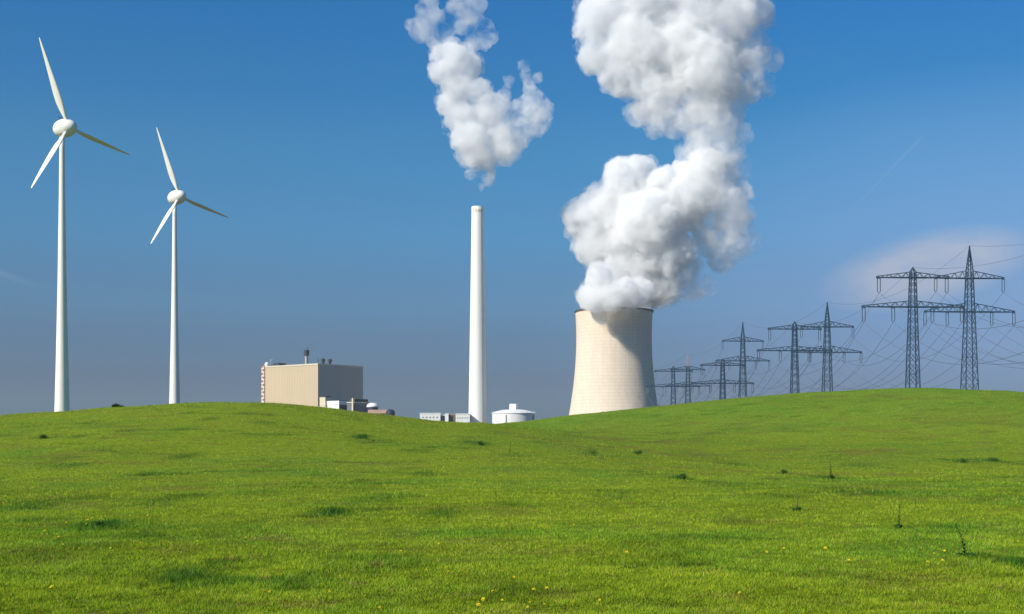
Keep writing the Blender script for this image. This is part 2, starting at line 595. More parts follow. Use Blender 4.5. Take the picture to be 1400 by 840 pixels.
def build_ground():
    xs = axis(-150, 150, 1.0, 1.22, 12000)
    ys = axis(4, 260, .8, 1.22, 12000)
    X, Y = np.meshgrid(xs, ys)
    Z = H(X, Y)
    nx, ny = len(xs), len(ys)
    v = np.stack([X.ravel(), Y.ravel(), Z.ravel()], 1)
    i = np.arange(nx * ny).reshape(ny, nx)
    f = np.stack([i[:-1, :-1], i[:-1, 1:], i[1:, 1:], i[1:, :-1]], -1).reshape(-1)
    c, _, _ = sward_color(v[:, 0], v[:, 1])
    # beyond the pasture: stubble, ploughed and bare industrial land
    f1, f2 = vnoise(v[:, 0], v[:, 1], 420, 61), vnoise(v[:, 0], v[:, 1], 160, 62)
    land = np.array([.135, .115, .080])[None] * (1 + .35 * f1 + .2 * f2)[:, None]
    far = np.maximum(ss(260, 340, v[:, 1]), np.maximum(ss(170, 400, np.abs(v[:, 0])), ss(40, 160, -v[:, 1])))[:, None]
    c = c * (1 - far) + land * far
    col = np.concatenate([c * .60, np.ones((len(c), 1))], 1)
    m, nt, b = new_mat('meadow_ground')
    N, Lk = nt.nodes.new, nt.links.new
    a = N('ShaderNodeAttribute')
    a.attribute_name = 'tint'
    tc = N('ShaderNodeTexCoord')
    n1 = N('ShaderNodeTexNoise')
    n1.inputs['Scale'].default_value = 3.0
    n1.inputs['Detail'].default_value = 8
    n1.inputs['Roughness'].default_value = .7
    Lk(tc.outputs['Object'], n1.inputs['Vector'])
    mr = N('ShaderNodeMapRange')
    mr.inputs[1].default_value, mr.inputs[2].default_value = .32, .68
    mr.inputs[3].default_value, mr.inputs[4].default_value = .62, 1.32
    Lk(n1.outputs[0], mr.inputs[0])
    mx = N('ShaderNodeMix')
    mx.data_type = 'RGBA'
    mx.blend_type = 'MULTIPLY'
    mx.inputs[0].default_value = 1
    Lk(a.outputs['Color'], mx.inputs[6])
    Lk(mr.outputs[0], mx.inputs[7])
    Lk(mx.outputs[2], b.inputs['Base Color'])
    b.inputs['Roughness'].default_value = 1
    b.inputs['Specular IOR Level'].default_value = .05
    bp = N('ShaderNodeBump')
    bp.inputs['Strength'].default_value = .6
    bp.inputs['Distance'].default_value = .12
    Lk(n1.outputs[0], bp.inputs['Height'])
    Lk(bp.outputs[0], b.inputs['Normal'])
    o = raw_mesh('meadow_ground', v, f, 4, m, True, col)
    tag(o, kind='structure')


build_ground()


def build_grass(n_blades=900000, seed=7):
    rng = np.random.default_rng(seed)
    # density falls with distance as a sward seen ever flatter needs fewer, coarser tufts
    n = n_blades
    t = rng.random(n)
    d0, d1, p = 8.5, 235., -1.05
    y = (d0 ** p + t * (d1 ** p - d0 ** p)) ** (1 / p)
    x = (rng.random(n) * 2 - 1) * .47 * y
    # tussocks: pull blades towards clump centres
    lush, worn, shade = sward(x, y)
    keep = rng.random(n) > np.maximum(worn * .45, np.clip(-.25 - vnoise(x, y, .28, 51) * .5 - vnoise(x, y, .11, 52) * .5, 0, .5) * 1.5)
    x, y, lush, worn = x[keep], y[keep], lush[keep], worn[keep]
    n = len(x)
    col, lush, worn = sward_color(x, y)
    z = H(x, y)
    clump = vnoise(x, y, .28, 51) * .5 + vnoise(x, y, .11, 52) * .5
    h = (.022 + .020 * rng.random(n)) * (1 + .85 * clump) * (1 + 1.5 * lush) * (1 - .35 * worn)
    far = np.clip((y - 14) / 90, 0, 1.6)
    h = h * (1 + .9 * far)
    wd = np.maximum(.008 + .006 * rng.random(n), .62 * y / 1243) * (1 + .25 * rng.random(n))
    th = rng.random(n) * 2 * np.pi
    lean = (rng.random(n) * .9 + .15) * h * 1.1
    la = rng.random(n) * 2 * np.pi
    dx, dy = np.cos(th) * wd / 2, np.sin(th) * wd / 2
    v = np.empty((n, 3, 3), np.float32)
    v[:, 0] = np.stack([x - dx, y - dy, z - .004], 1)
    v[:, 1] = np.stack([x + dx, y + dy, z - .004], 1)
    v[:, 2] = np.stack([x + np.cos(la) * lean, y + np.sin(la) * lean, z + h], 1)
    patch = .5 * vnoise(x, y, .75, 53) + .5 * vnoise(x, y, 1.9, 54)
    k = np.exp(rng.normal(0, .22, n)) * (1 + .60 * clump) * (1 + .34 * patch)
    hue = rng.normal(0, 1, n)
    c = col * k[:, None]
    c[:, 0] *= np.exp(.13 * hue)
    c[:, 2] *= np.exp(.25 * rng.normal(0, 1, n))
    straw = rng.random(n) < .03 + .10 * worn
    c[straw] = np.array([.30, .24, .09]) * k[straw][:, None]
    c = np.clip(c, .004, .5)
    cc = np.ones((n, 3, 4), np.float32)
    cc[:, 0, :3] = cc[:, 1, :3] = c
    cc[:, 2, :3] = c
    o = raw_mesh('meadow_grass', v.reshape(-1, 3), np.arange(n * 3, dtype=np.int32), 3, leaf_mat('grass_blades', attr='tint', trans=.42), False, cc.reshape(-1, 4))
    tag(o, 'short yellow green pasture grass covering both hills', 'grass', kind='stuff')


build_grass()


# ------------------------------------------------------------------ cooling tower
LAND = -12.0


def tower_material():
    m, nt, b = new_mat('cooling_tower_concrete')
    N, Lk = nt.nodes.new, nt.links.new
    tc = N('ShaderNodeTexCoord')
    sep = N('ShaderNodeSeparateXYZ')
    Lk(tc.outputs['Object'], sep.inputs[0])

    def math_(op, a, b_=None, c=None, clamp=False):
        n = N('ShaderNodeMath')
        n.operation = op
        n.use_clamp = clamp
        for i, v in enumerate((a, b_, c)):
            if v is None:
                continue
            if hasattr(v, 'links'):
                Lk(v, n.inputs[i])
            else:
                n.inputs[i].default_value = v
        return n.outputs[0]
    ang = math_('ARCTAN2', sep.outputs[1], sep.outputs[0])
    u = math_('MULTIPLY', ang, 76 / math.pi)
    w = math_('DIVIDE', sep.outputs[2], 2.9)

    def line(t, width):
        fr = math_('FRACT', math_('ADD', t, 200))
        e = math_('ABSOLUTE', math_('SUBTRACT', fr, .5))
        return math_('GREATER_THAN', e, .5 - width)
    lines = math_('MAXIMUM', line(u, .07), math_('MULTIPLY', line(w, .08), .75))
    cu, cw = math_('FLOOR', u), math_('FLOOR', w)
    comb = N('ShaderNodeCombineXYZ')
    Lk(cu, comb.inputs[0])
    Lk(cw, comb.inputs[1])
    wn = N('ShaderNodeTexWhiteNoise')
    wn.noise_dimensions = '2D'
    Lk(comb.outputs[0], wn.inputs['Vector'])
    nz = N('ShaderNodeTexNoise')
    nz.inputs['Scale'].default_value = .045
    nz.inputs['Detail'].default_value = 7
    Lk(tc.outputs['Object'], nz.inputs['Vector'])
    mp = N('ShaderNodeMapping')
    mp.inputs['Scale'].default_value = (1, 1, .03)
    Lk(tc.outputs['Object'], mp.inputs['Vector'])
    st = N('ShaderNodeTexNoise')
    st.inputs['Scale'].default_value = .35
    st.inputs['Detail'].default_value = 5
    Lk(mp.outputs[0], st.inputs['Vector'])
    k = math_('ADD', math_('MULTIPLY', nz.outputs[0], .20), math_('MULTIPLY', st.outputs[0], .22))
    k = math_('ADD', k, math_('MULTIPLY', wn.outputs[0], .06))
    k = math_('SUBTRACT', math_('ADD', k, .76), math_('MULTIPLY', lines, .15))
    mx = N('ShaderNodeMix')
    mx.data_type = 'RGBA'
    mx.blend_type = 'MULTIPLY'
    mx.inputs[0].default_value = 1
    mx.inputs[6].default_value = (.70, .585, .46, 1)
    Lk(k, mx.inputs[7])
    Lk(mx.outputs[2], b.inputs['Base Color'])
    b.inputs['Roughness'].default_value = .9
    b.inputs['Specular IOR Level'].default_value = .15
    return m


TOWER_D = 1073.
tower_x = (839.4 - 700) / F * TOWER_D


def tower_r(z):
    k = TOWER_D / F
    zt = EYE + (HY - 463) * k
    return 51.5 * k * math.sqrt(1 + ((z - zt) / (160 * k)) ** 2)


def cooling_tower():
    t = empty('cooling_tower', (tower_x, TOWER_D, LAND))
    tag(t, 'wide waisted pale concrete cooling tower steaming behind the meadow', 'cooling tower')
    top = EYE + (HY - 425.5) * TOWER_D / F
    zs = np.linspace(LAND + 6, top - 1.2, 60)
    out = [(tower_r(z), z - LAND) for z in zs]
    inn = [(tower_r(z) - .9, z - LAND) for z in zs[::-1]]
    mb = MB()
    mb.lathe(out + [(out[-1][0] - .9, out[-1][1])] + inn, 160, cap=False)
    mb.build('shell', tower_material(), t, angle=40)
    rr, zz = out[-1]
    mb = MB()
    mb.lathe([(rr - 1.0, zz + .003), (rr + .75, zz + .003), (rr + .85, zz + 1.2), (rr - 1.0, zz + 1.2), (rr - 1.0, zz + .003)], 160, cap=False)
    mb.build('rim', paint('dark_rim_concrete', (.10, .09, .085), .9, .3, .2), t)
    mb = MB()
    n = 44
    r0 = tower_r(LAND + 6) - .45
    for i in range(n):
        for s in (-1, 1):
            a0, a1 = 2 * math.pi * i / n, 2 * math.pi * (i + s * .5) / n
            mb.bar(((r0 + 1.6) * math.cos(a0), (r0 + 1.6) * math.sin(a0), -.5), (r0 * math.cos(a1), r0 * math.sin(a1), 6.1), .9)
    c = mb.build('column_lattice', M['chimney'], t)
    c['kind'] = 'stuff'


cooling_tower()


# ------------------------------------------------------------------ chimney
def chimney():
    D = 1040.
    k = D / F
    t = empty('chimney', ((653 - 700) * k, D, LAND))
    tag(t, 'slim white tapering chimney rising beside the domed tank', 'chimney')
    ztop = EYE + (HY - 283) * k - LAND
    zb = EYE + (HY - 578) * k - LAND
    prof = [(12.9 * k, 0), (12.5 * k, zb), (10.6 * k, zb + (ztop - zb) * .42), (8.9 * k, zb + (ztop - zb) * .82), (8.35 * k, ztop - 5.2)]
    mb = MB()
    mb.lathe(prof, 64, cap=False)
    mb.build('shaft', M['chimney'], t, angle=40)
    r = 8.35 * k
    mb = MB()
    mb.lathe([(r - .002, ztop - 5.2), (r + .12, ztop - 4.9), (r + .16, ztop - 2.4), (r + .05, ztop - 2.1), (r - .1, ztop), (r - .7, ztop), (r - .7, ztop - 5)], 64, cap=True)
    cap = mb.build('cap', M['chimney'], t, angle=40)
    vm = paint('ochre_vents', (.60, .45, .29), .7, .2, .5)
    for i in range(14):
        mb = MB()
        a = 2 * math.pi * i / 14
        mb.box(((r - .05) * math.cos(a), (r - .05) * math.sin(a), ztop - 3.5), (.5, 1.2, 1.5), a)
        mb.build('vent', vm, cap)
    # climbing ladder with cage on the side turned to the camera
    mb = MB()
    a = R(-62)
    for z0 in np.arange(zb - 2, ztop - 6, 6.0):
        z1 = min(z0 + 6.0, ztop - 5)
        q = lambda z: ((8.35 * k + (12.5 - 8.35) * k * (1 - (z - zb) / (ztop - zb))) * 1.0 + .35)
        mb.bar((q(z0) * math.cos(a), q(z0) * math.sin(a), z0), (q(z1) * math.cos(a), q(z1) * math.sin(a), z1), .10)
    mb.build('ladder', M['roof_white'], t)


chimney()


# ------------------------------------------------------------------ boiler house and its neighbours
def power_house():
    D = 1000.
    cx = (434.6 - 700) / F * D
    ang = math.atan2(.78, .62)              # direction of the shaded wall, running back to the right
    t = empty('boiler_house', (cx, D, LAND), 0)
    tag(t, 'big windowless beige block with one wall in deep shade', 'power plant building')
    top = EYE + 103 / F * D - LAND
    er = Vector((.62, .78, 0)).normalized()
    el = Vector((-.78, .62, 0)).normalized()
    LR, LL = 50.6, 64.2
    W = lambda a, b, z: er * a + el * b + Vector((0, 0, z))
    rz = math.atan2(er.y, er.x)

    def blk(mb, a0, a1, b0, b1, z0, z1, mi=0):
        c = W((a0 + a1) / 2, (b0 + b1) / 2, (z0 + z1) / 2)
        mb.box(c, (a1 - a0, b1 - b0, z1 - z0), rz, mi)
    mb = MB()
    blk(mb, 0, LR, 0, LL, -1, top - 1.2)
    # standing seams of the cladding on the two walls in view
    for i in range(1, 32):
        b = LL * i / 32
        blk(mb, -.09, .01, b - .09, b + .09, 0, top - 1.3)
    mb.build('wall', M['beige'], t)
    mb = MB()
    blk(mb, .35, LR, -.14, -.003, -1, top - 1.21)  # greyer sheet over the beige: the shade of this wall put into colour
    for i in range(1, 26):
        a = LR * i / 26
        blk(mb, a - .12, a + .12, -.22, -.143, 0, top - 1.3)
    tag(mb.build('shade_toned_side', paint('shade_grey_cladding', (.43, .395, .355), .6, .10, .05, .12, .3), t), 'boiler house wall with its shade painted in grey')
    mb = MB()
    blk(mb, -.3, LR + .3, -.3, LL + .3, top - 1.203, top)
    mb.build('parapet', M['cream'], t)
    mb = MB()
    blk(mb, 12.2, 14.2, LL * .42, LL * .42 + 2.0, top, top + 11)
    ex = mb.build('exhaust_stack', paint('stack_steel', (.30, .31, .32), .5, .2, .4), t)
    mb = MB()
    blk(mb, 11.6, 14.8, LL * .42 - .6, LL * .42 + 2.6, top + 8.0, top + 12.6)
    c = W(13.2, LL * .42 + 1, 0)
    mb.bar((c.x + .6, c.y, top + 12.6), (c.x + .6, c.y, top + 15.2), .5)
    mb.build('silencer', M['dark_metal'], ex)
    for a in (13.0, 20.6):
        mb = MB()
        c = W(a, 8, 0)
        mb.lathe([(1.1, top), (1.1, top + 2.2), (1.75, top + 2.3), (1.75, top + 4.4), (1.0, top + 4.9)], 16, (c.x, c.y))
        mb.build('roof_vent', M['dark_metal'], t, angle=40)
    mb = MB()
    c = W(1.2, 1.0, 0)
    mb.bar((c.x, c.y, top), (c.x, c.y, top + 4.4), .35)
    mb.bar((c.x - .7, c.y, top + 2.6), (c.x + .7, c.y, top + 2.6), .25)
    mb.build('antenna', M['dark_metal'], t)
    mb = MB()
    blk(mb, 5, 13, LL - 11, LL - 4, top, top + 2.6)
    mb.build('roof_hut', M['dark_metal'], t)
    mb = MB()
    c = W(2.5, LL + .8, 0)
    mb.lathe([(1.6, top + .2), (1.9, top + 1.4), (1.5, top + 2.8), (.6, top + 3.5)], 20, (c.x, c.y))
    mb.build('radome', M['roof_white'], t, angle=50)
    mb = MB()
    mb.bar((c.x + 2.5, c.y, top), (c.x + 3.2, c.y, top + 6.2), .3)
    mb.bar((c.x + 2.6, c.y, top + 4.5), (c.x + 4.6, c.y, top + 6.0), .3)
    mb.build('davit', paint('davit_grey', (.5, .5, .48), .5, .2, .5), t)
    # external stair tower on the far left edge
    stair = MB()
    zz = 0.0
    i = 0
    while zz < top - 1:
        blk(stair, -.6, 4.0, LL + .35, LL + 4.2, zz, zz + .5, 0)
        s = stair
        p0, p1 = W(-.4, LL + .6, zz + .5), W(-.4, LL + 3.9, zz + 3.1)
        if i % 2:
            p0, p1 = W(-.4, LL + 3.9, zz + .5), W(-.4, LL + .6, zz + 3.1)
        s.bar(p0, p1, .9, mi=1)
        blk(stair, -.8, -.5, LL + .35, LL + 4.2, zz + .5, zz + 1.7, 1)
        zz += 3.1
        i += 1
    for b in (LL + .5, LL + 4.0):
        for a in (-.5, 3.8):
            stair.bar(W(a, b, -1), W(a, b, top + 1.0), .55, mi=0)
    stair.build('stair_tower', [M['orange'], M['pale_stair']], t)


power_house()

ER, EL_ = Vector((.62, .78, 0)).normalized(), Vector((-.78, .62, 0)).normalized()


def corner_block(px, D, left_px, right_px, ytop):
    """origin and the two wall lengths of a block whose near corner stands at px; walls parallel to the boiler house"""
    cx = (px - 700) / F * D

    def length(e, q):
        s = (q - 700) / F
        return (s * D - cx) / (e.x - s * e.y)
    return Vector((cx, D, LAND)), length(ER, right_px), length(EL_, left_px), EYE + (HY - ytop) / F * D - LAND


def blk_fn(mb, a0, a1, b0, b1, z0, z1, mi=0):
    c = ER * ((a0 + a1) / 2) + EL_ * ((b0 + b1) / 2)
    mb.box((c.x, c.y, (z0 + z1) / 2), (a1 - a0, b1 - b0, z1 - z0), math.atan2(ER.y, ER.x), mi)


def annexes():
    # beige lift block
    o, lr, ll, top = corner_block(444.6, 975, 437, 447, 542)
    t = empty('annex_block', o)
    tag(t, 'small narrow beige block against the foot of the shaded wall', 'annex')
    mb = MB()
    blk_fn(mb, 0, lr + 4, 0, ll, -1, top - .6)
    mb.build('wall', M['cream'], t)
    mb = MB()
    blk_fn(mb, -.2, lr + 4.2, -.2, ll + .2, top - .603, top)
    mb.build('roof', M['dark_roof'], t)
    # white hall
    o, lr, ll, top = corner_block(463.5, 968, 446.5, 482, 547.3)
    t = empty('white_hall', o)
    tag(t, 'low white hall with dark blue shade painted under its roof edge beside the boiler house', 'hall')
    mb = MB()
    blk_fn(mb, 0, lr, 0, ll, -1, top - 3.4)
    mb.build('wall', M['white_paint'], t)
    mb = MB()
    blk_fn(mb, -.35, lr + .35, -.35, ll + .35, top - 3.403, top - .5)
    mb.build('fascia', M['roof_white'], t)
    mb = MB()
    blk_fn(mb, .2, lr - .2, .2, ll - .2, top - .503, top)
    mb.build('roof', M['dark_roof'], t)
    mb = MB()
    blk_fn(mb, .6, lr - .3, -.12, .2, top - 9, top - 3.5)  # dark blue strip paints the shadow below the roof edge
    mb.build('eave_shade_band', M['dark_blue'], t)
    # grey control building, two tiers
    o, lr, ll, top = corner_block(484.5, 958, 481.7, 503.5, 545.3)
    t = empty('control_building', o)
    tag(t, 'dark grey two tier building with a cream edge line and slim cream post', 'control building')
    mb = MB()
    blk_fn(mb, 0, lr, 0, ll + 6, -1, top - 3.2)
    mb.build('wall', M['grey_blue'], t)
    mb = MB()
    blk_fn(mb, -.3, lr + .3, -.3, ll + 6, top - 3.203, top - 2.5)
    mb.build('edge_line', M['cream'], t)
    mb = MB()
    blk_fn(mb, 1.2, lr - .2, .2, ll + 5, top - 2.503, top - .1)
    mb.build('upper_storey', M['dark_roof'], t)
    mb = MB()
    blk_fn(mb, -1.3, -.3, .2, 1.5, -1, top + .5)
    mb.build('post', M['cream'], t)
    # white domed store
    k = 962 / F
    c = Vector(((509.5 - 700) * k, 962, LAND))
    t = empty('domed_store', c)
    tag(t, 'low round store with a white curved roof over a dark wall', 'store')
    z = lambda y: EYE + (HY - y) * k - LAND
    mb = MB()
    mb.lathe([(7.6 * k, -1), (7.6 * k, z(557.2))], 40, cap=False)
    mb.build('wall', M['dark_blue'], t, smooth=True)
    mb = MB()
    mb.lathe([(7.7 * k, z(557.3)), (8.6 * k, z(556.6)), (8.3 * k, z(555.2)), (7.0 * k, z(553.2)), (5.0 * k, z(551.8)), (2.0 * k, z(551.1)), (.1, z(551.0))], 40)
    mb.build('roof', M['roof_white'], t, smooth=True)
    # faded tile-roofed shed
    k = 945 / F
    t = empty('tiled_shed', Vector(((516 - 700) * k, 945, LAND)))
    tag(t, 'long low shed with a faded pinkish tiled roof below the domed store', 'shed')
    hw, z0, z1 = 13.5 * k, z(565.5), z(560.2)
    mb = MB()
    mb.box((0, 5, (z0 - 1) / 2), (2 * hw - 1, 10, z0 + 1))
    mb.build('wall', M['brown'], t)
    mb = MB()
    mb.add([(-hw, -.8, z0), (hw, -.8, z0), (hw, 5, z1), (-hw, 5, z1), (hw, 10.8, z0), (-hw, 10.8, z0)],
           [(0, 1, 2, 3), (3, 2, 4, 5), (1, 4, 2), (0, 3, 5), (0, 5, 4, 1)])
    mb.build('roof', M['pink_roof'], t)
    # dark domed silo at the end of the shed
    t = empty('dark_silo', Vector(((535 - 700) * k, 938, LAND)))
    tag(t, 'dark round topped silo at the lower end of the pinkish shed', 'silo')
    mb = MB()
    mb.lathe([(6.2 * k, -1), (6.2 * k, z(565))], 36, cap=False)
    mb.build('wall', M['dark_metal'], t, smooth=True)
    mb = MB()
    mb.lathe([(6.25 * k, z(565.01)), (5.9 * k, z(563.2)), (4.8 * k, z(561.5)), (2.6 * k, z(560.4)), (.1, z(560.1))], 36)
    mb.build('roof', M['dark_blue'], t, smooth=True)


annexes()


def offices():
    D = 1020.
    k = D / F
    z = lambda y: EYE + (HY - y) * k - LAND
    specs = [('office_block', 574, 602, 564.8, M['white_paint'], 'longest low white office block, with small windows', 5, 0),
             ('office_block', 602.6, 608, 567.2, M['grey_blue'], 'narrow grey link between low white office blocks', 0, 6),
             ('office_block', 608.3, 613, 565.4, M['roof_white'], 'narrow white stair block among the low offices', 0, 1),
             ('office_block', 613.2, 622.5, 566.6, M['brown'], 'brown brick block among the low white offices', 2, 4),
             ('office_block', 622.8, 642, 565.6, M['white_paint'], 'low white office block next to the chimney foot', 5, 2)]
    for name, x0, x1, yt, mat, lab, nw, dy in specs:
        w = (x1 - x0) * k
        t = empty(name, ((x0 + x1 - 1400) / 2 * k, D + dy, LAND))
        tag(t, lab, 'office building', 'low office buildings beside the chimney')
        top = z(yt)
        mb = MB()
        mb.box((0, 9, (top - 1.6) / 2), (w, 18, top + .4))
        mb.build('wall', mat, t)
        mb = MB()
        mb.box((0, 9, top - .3), (w + .3, 18.4, .597))
        mb.build('roof', M['roof_white'] if mat is not M['brown'] else M['pink_roof'], t)
        for i in range(nw):
            mb = MB()
            mb.box(((i + .5) / nw * w * .86 - w * .43, .02, top - 3.6), (w / nw * .34, .3, 1.0))
            mb.build('window', M['window_grey'], t)


offices()


def tank():
    D = 1008.
    k = D / F
    t = empty('domed_tank', ((702.3 - 700) * k, D, LAND))
    tag(t, 'squat white storage tank with a shallow cone roof and a top box', 'tank')
    z = lambda y: EYE + (HY - y) * k - LAND
    r = 29.4 * k
    mb = MB()
    mb.lathe([(r, -1), (r, z(566))], 80, cap=False)
    mb.build('wall', M['white_paint'], t, smooth=True)
    mb = MB()
    mb.lathe([(r, z(566) + .003), (r + .5, z(566) + .003), (r + .5, z(565)), (r * .82, z(562.6)), (r * .5, z(560.7)), (r * .15, z(559.9)), (.1, z(559.8))], 80)
    mb.build('roof', M['roof_white'], t, angle=50)
    mb = MB()
    mb.box((0, -.5, (z(559.9) + z(552.6)) / 2), (9 * k, 9 * k, z(552.6) - z(559.9)), R(-20))
    mb.build('vent_box', M['roof_white'], t)
    for a in (-110, -28, -20):
        mb = MB()
        a = R(a)
        mb.box(((r + .2) * math.cos(a), (r + .2) * math.sin(a), z(566) / 2 - .6), (.4, .8, z(566) - 1.3), a)
        mb.build('ladder', M['ladder'], t)
    mb = MB()
    for i in range(80):
        a0, a1 = 2 * math.pi * i / 80, 2 * math.pi * (i + 1) / 80
        rr = r + .3
        mb.bar((rr * math.cos(a0), rr * math.sin(a0), z(565) + 1.1), (rr * math.cos(a1), rr * math.sin(a1), z(565) + 1.1), .12)
        if i % 4 == 0:
            mb.bar((rr * math.cos(a0), rr * math.sin(a0), z(565) - .2), (rr * math.cos(a0), rr * math.sin(a0), z(565) + 1.1), .12)
    mb.build('rim_rail', paint('rail_grey', (.5, .5, .5), .5, .1, .5), t)


tank()


# ------------------------------------------------------------------ wind turbines
def blade_mesh(L, axis_, span, pitch0):
    """a twisted, tapering blade along span (unit); axis_ is the rotor axis"""
    tang = axis_.cross(span).normalized()
    st = [(.045, .70, 1.0, 0), (.09, .72, 1.0, 0), (.14, .98, .62, 0), (.20, 1.46, .32, 0), (.28, 1.84, .24, 0), (.38, 1.86, .20, 0), (.50, 1.62, .17, 0),
          (.62, 1.32, .16, 0), (.74, 1.02, .15, 0), (.85, .76, .14, 0), (.93, .54, .13, 0), (.98, .32, .12, 0), (1.0, .08, .12, 0)]
    n = 14
    vs, fs = [], []
    for s, ch, tk, _ in st:
        ch *= 1.1
        tw = pitch0 + R(16) * max(0, (1 - s)) ** 1.6
        c = tang * math.cos(tw) + axis_ * math.sin(tw)
        nn = span.cross(c).normalized()
        for i in range(n):
            t = 2 * math.pi * i / n
            u = math.cos(t)
            th = math.sin(t) * tk / 2 * (1.0 if tk > .9 else (1.0 + .35 * u))
            off = .0 if tk > .9 else .18
            vs.append(span * (s * L) + c * (ch * (u / 2 - off)) + nn * (ch * th))
    for k in range(len(st) - 1):
        for i in range(n):
            j = (i + 1) % n
            fs.append((k * n + i, k * n + j, (k + 1) * n + j, (k + 1) * n + i))
    fs.append(tuple((len(st) - 1) * n + i for i in range(n)))
    mb = MB()
    mb.add(vs, fs)
    return mb


def turbine(rot_px, rot_py, D, az, el, phase, label):
    """rotor centre at a surveyed point; az, el turn and tilt the rotor axis, phase turns the rotor"""
    k0 = 284. / F
    a = Vector((math.sin(az) * math.cos(el), -math.cos(az) * math.cos(el), math.sin(el)))
    e1 = Vector((math.cos(az), math.sin(az), 0))
    rc_w = P(rot_px, rot_py, D)
    base = rc_w - a * 2.1
    g = float(H(base.x, base.y)) - .3
    t = empty('wind_turbine', (base.x, base.y, g))
    tag(t, label, 'wind turbine', 'wind turbines behind the grassy hill')
    ht = base.z - g                            # axis height over the tower foot
    zb = ht - 64.6
    mb = MB()
    prof = [(11.9, -1.0), (10.7, min(zb - 3, 1)), (10.0, zb), (8.4, zb + 10), (7.1, zb + 20), (5.9, zb + 30), (5.0, zb + 40.5), (4.2, zb + 50), (3.55, zb + 60), (3.5, ht - .8)]
    mb.lathe([(r * k0, z) for r, z in prof], 40)
    mb.build('tower', M['white_gel'], t, smooth=True)
    mb = MB()
    mb.box((-.2, -9.6 * k0 - .35, zb - 4.6), (.95, .25, 2.1))
    mb.build('door', M['dark_metal'], t)
    q = a.to_track_quat('Z', 'Y')
    rc = Vector((0, 0, ht)) + a * 2.1
    egg_c = rc - a * 1.15
    l, w = 3.15, 2.08

    def egg(s0, s1):
        mb_ = MB()
        pr = []
        for i in range(17):
            s = s0 + (s1 - s0) * i / 16
            pr.append((max(.02, w * math.sqrt(max(0, 1 - s * s)) * (1 - .04 * s)), l * s))
        mb_.lathe(pr, 40)
        mb_.v = [tuple(egg_c + q @ Vector(v)) for v in mb_.v]
        return mb_
    egg(-.999, .12).build('nacelle', M['white_gel'], t, angle=50)
    egg(.128, .999).build('hub', M['white_gel'], t, angle=50)
    for i in range(3):
        th = phase + 2 * math.pi * i / 3
        s = e1 * math.cos(th) + (e1.cross(a) * (1 if e1.cross(a).z > 0 else -1)) * math.sin(th)
        mb = blade_mesh(20.05, a, s, R(PITCH))
        mb.v = [tuple(rc + Vector(v)) for v in mb.v]
        mb.build('blade', M['white_gel'], t, smooth=True)
    mb = MB()
    vp = egg_c - a * 1.6 + Vector((0, 0, w * .82))
    mb.bar(vp, vp + Vector((0, 0, 1.0)), .14)
    mb.bar(vp + Vector((-.4, 0, 1.0)), vp + Vector((.4, 0, 1.0)), .16)
    mb.build('wind_vane', M['dark_metal'], t)


PITCH = 82
turbine(94.4, 174.4, 284., 1.134, .046, -.111, 'taller wind turbine with three white blades and an egg shaped nacelle, nearest the meadow edge')
turbine(246.0, 268.9, 358., 1.044, .098, -.156, 'smaller looking wind turbine, between the taller turbine and the beige boiler house')


# ------------------------------------------------------------------ pylons and conductors
def mast_mesh(hz, wz, z0, z1, leg, brace, panel=1.05):
    mb = MB()
    w = lambda z: np.interp(z, hz, wz)
    zs = [z0]
    while zs[-1] < z1 - .6 * w(z1):
        zs.append(min(z1, zs[-1] + panel * w(zs[-1])))
    zs[-1] = z1
    cn = lambda z, i: Vector(((-1, 1, 1, -1)[i] * w(z) / 2, (-1, -1, 1, 1)[i] * w(z) / 2, z))
    for i in range(4):
        mb.bar(cn(z0, i), cn(z1, i), leg)
    for k in range(len(zs) - 1):
        for i in range(4):
            j = (i + 1) % 4
            mb.bar(cn(zs[k], i), cn(zs[k + 1], j), brace)
            mb.bar(cn(zs[k], j), cn(zs[k + 1], i), brace)
            if k % 4 == 0:
                mb.bar(cn(zs[k], i), cn(zs[k], j), brace)
    return mb


def arm_mesh(half, zc, rise, wm, n, chord, brace, sag_tip=.35):
    """crossarm on both sides: flat lower chords, upper chord falling to the tips"""
    mb = MB()
    for s in (-1, 1):
        x0 = s * wm / 2
        xs = [x0 + (s * half - x0) * i / n for i in range(n + 1)]
        yw = lambda x: wm / 2 * (1 - (abs(x) - wm / 2) / (half - wm / 2)) + .12
        zt = lambda x: zc + sag_tip + (rise - sag_tip) * (1 - (abs(x) - wm / 2) / (half - wm / 2))
        for y in (-1, 1):
            mb.bar((xs[0], y * yw(xs[0]), zc), (xs[-1], y * yw(xs[-1]), zc), chord)
        mb.bar((xs[0], 0, zt(xs[0])), (xs[-1], 0, zt(xs[-1])), chord * .8)
        for i in range(n):
            xm = (xs[i] + xs[i + 1]) / 2
            for y in (-1, 1):
                mb.bar((xs[i], y * yw(xs[i]), zc), (xm, 0, zt(xm)), brace)
                mb.bar((xm, 0, zt(xm)), (xs[i + 1], y * yw(xs[i + 1]), zc), brace)
            mb.bar((xs[i], -yw(xs[i]), zc), (xs[i + 1], yw(xs[i + 1]), zc), brace)
        mb.bar((xs[-1], 0, zc - .3), (xs[-1], 0, zc + sag_tip), chord)
    mb.bar((-wm / 2, -wm / 2, zc), (wm / 2, -wm / 2, zc), chord)
    mb.bar((-wm / 2, wm / 2, zc), (wm / 2, wm / 2, zc), chord)
    return mb


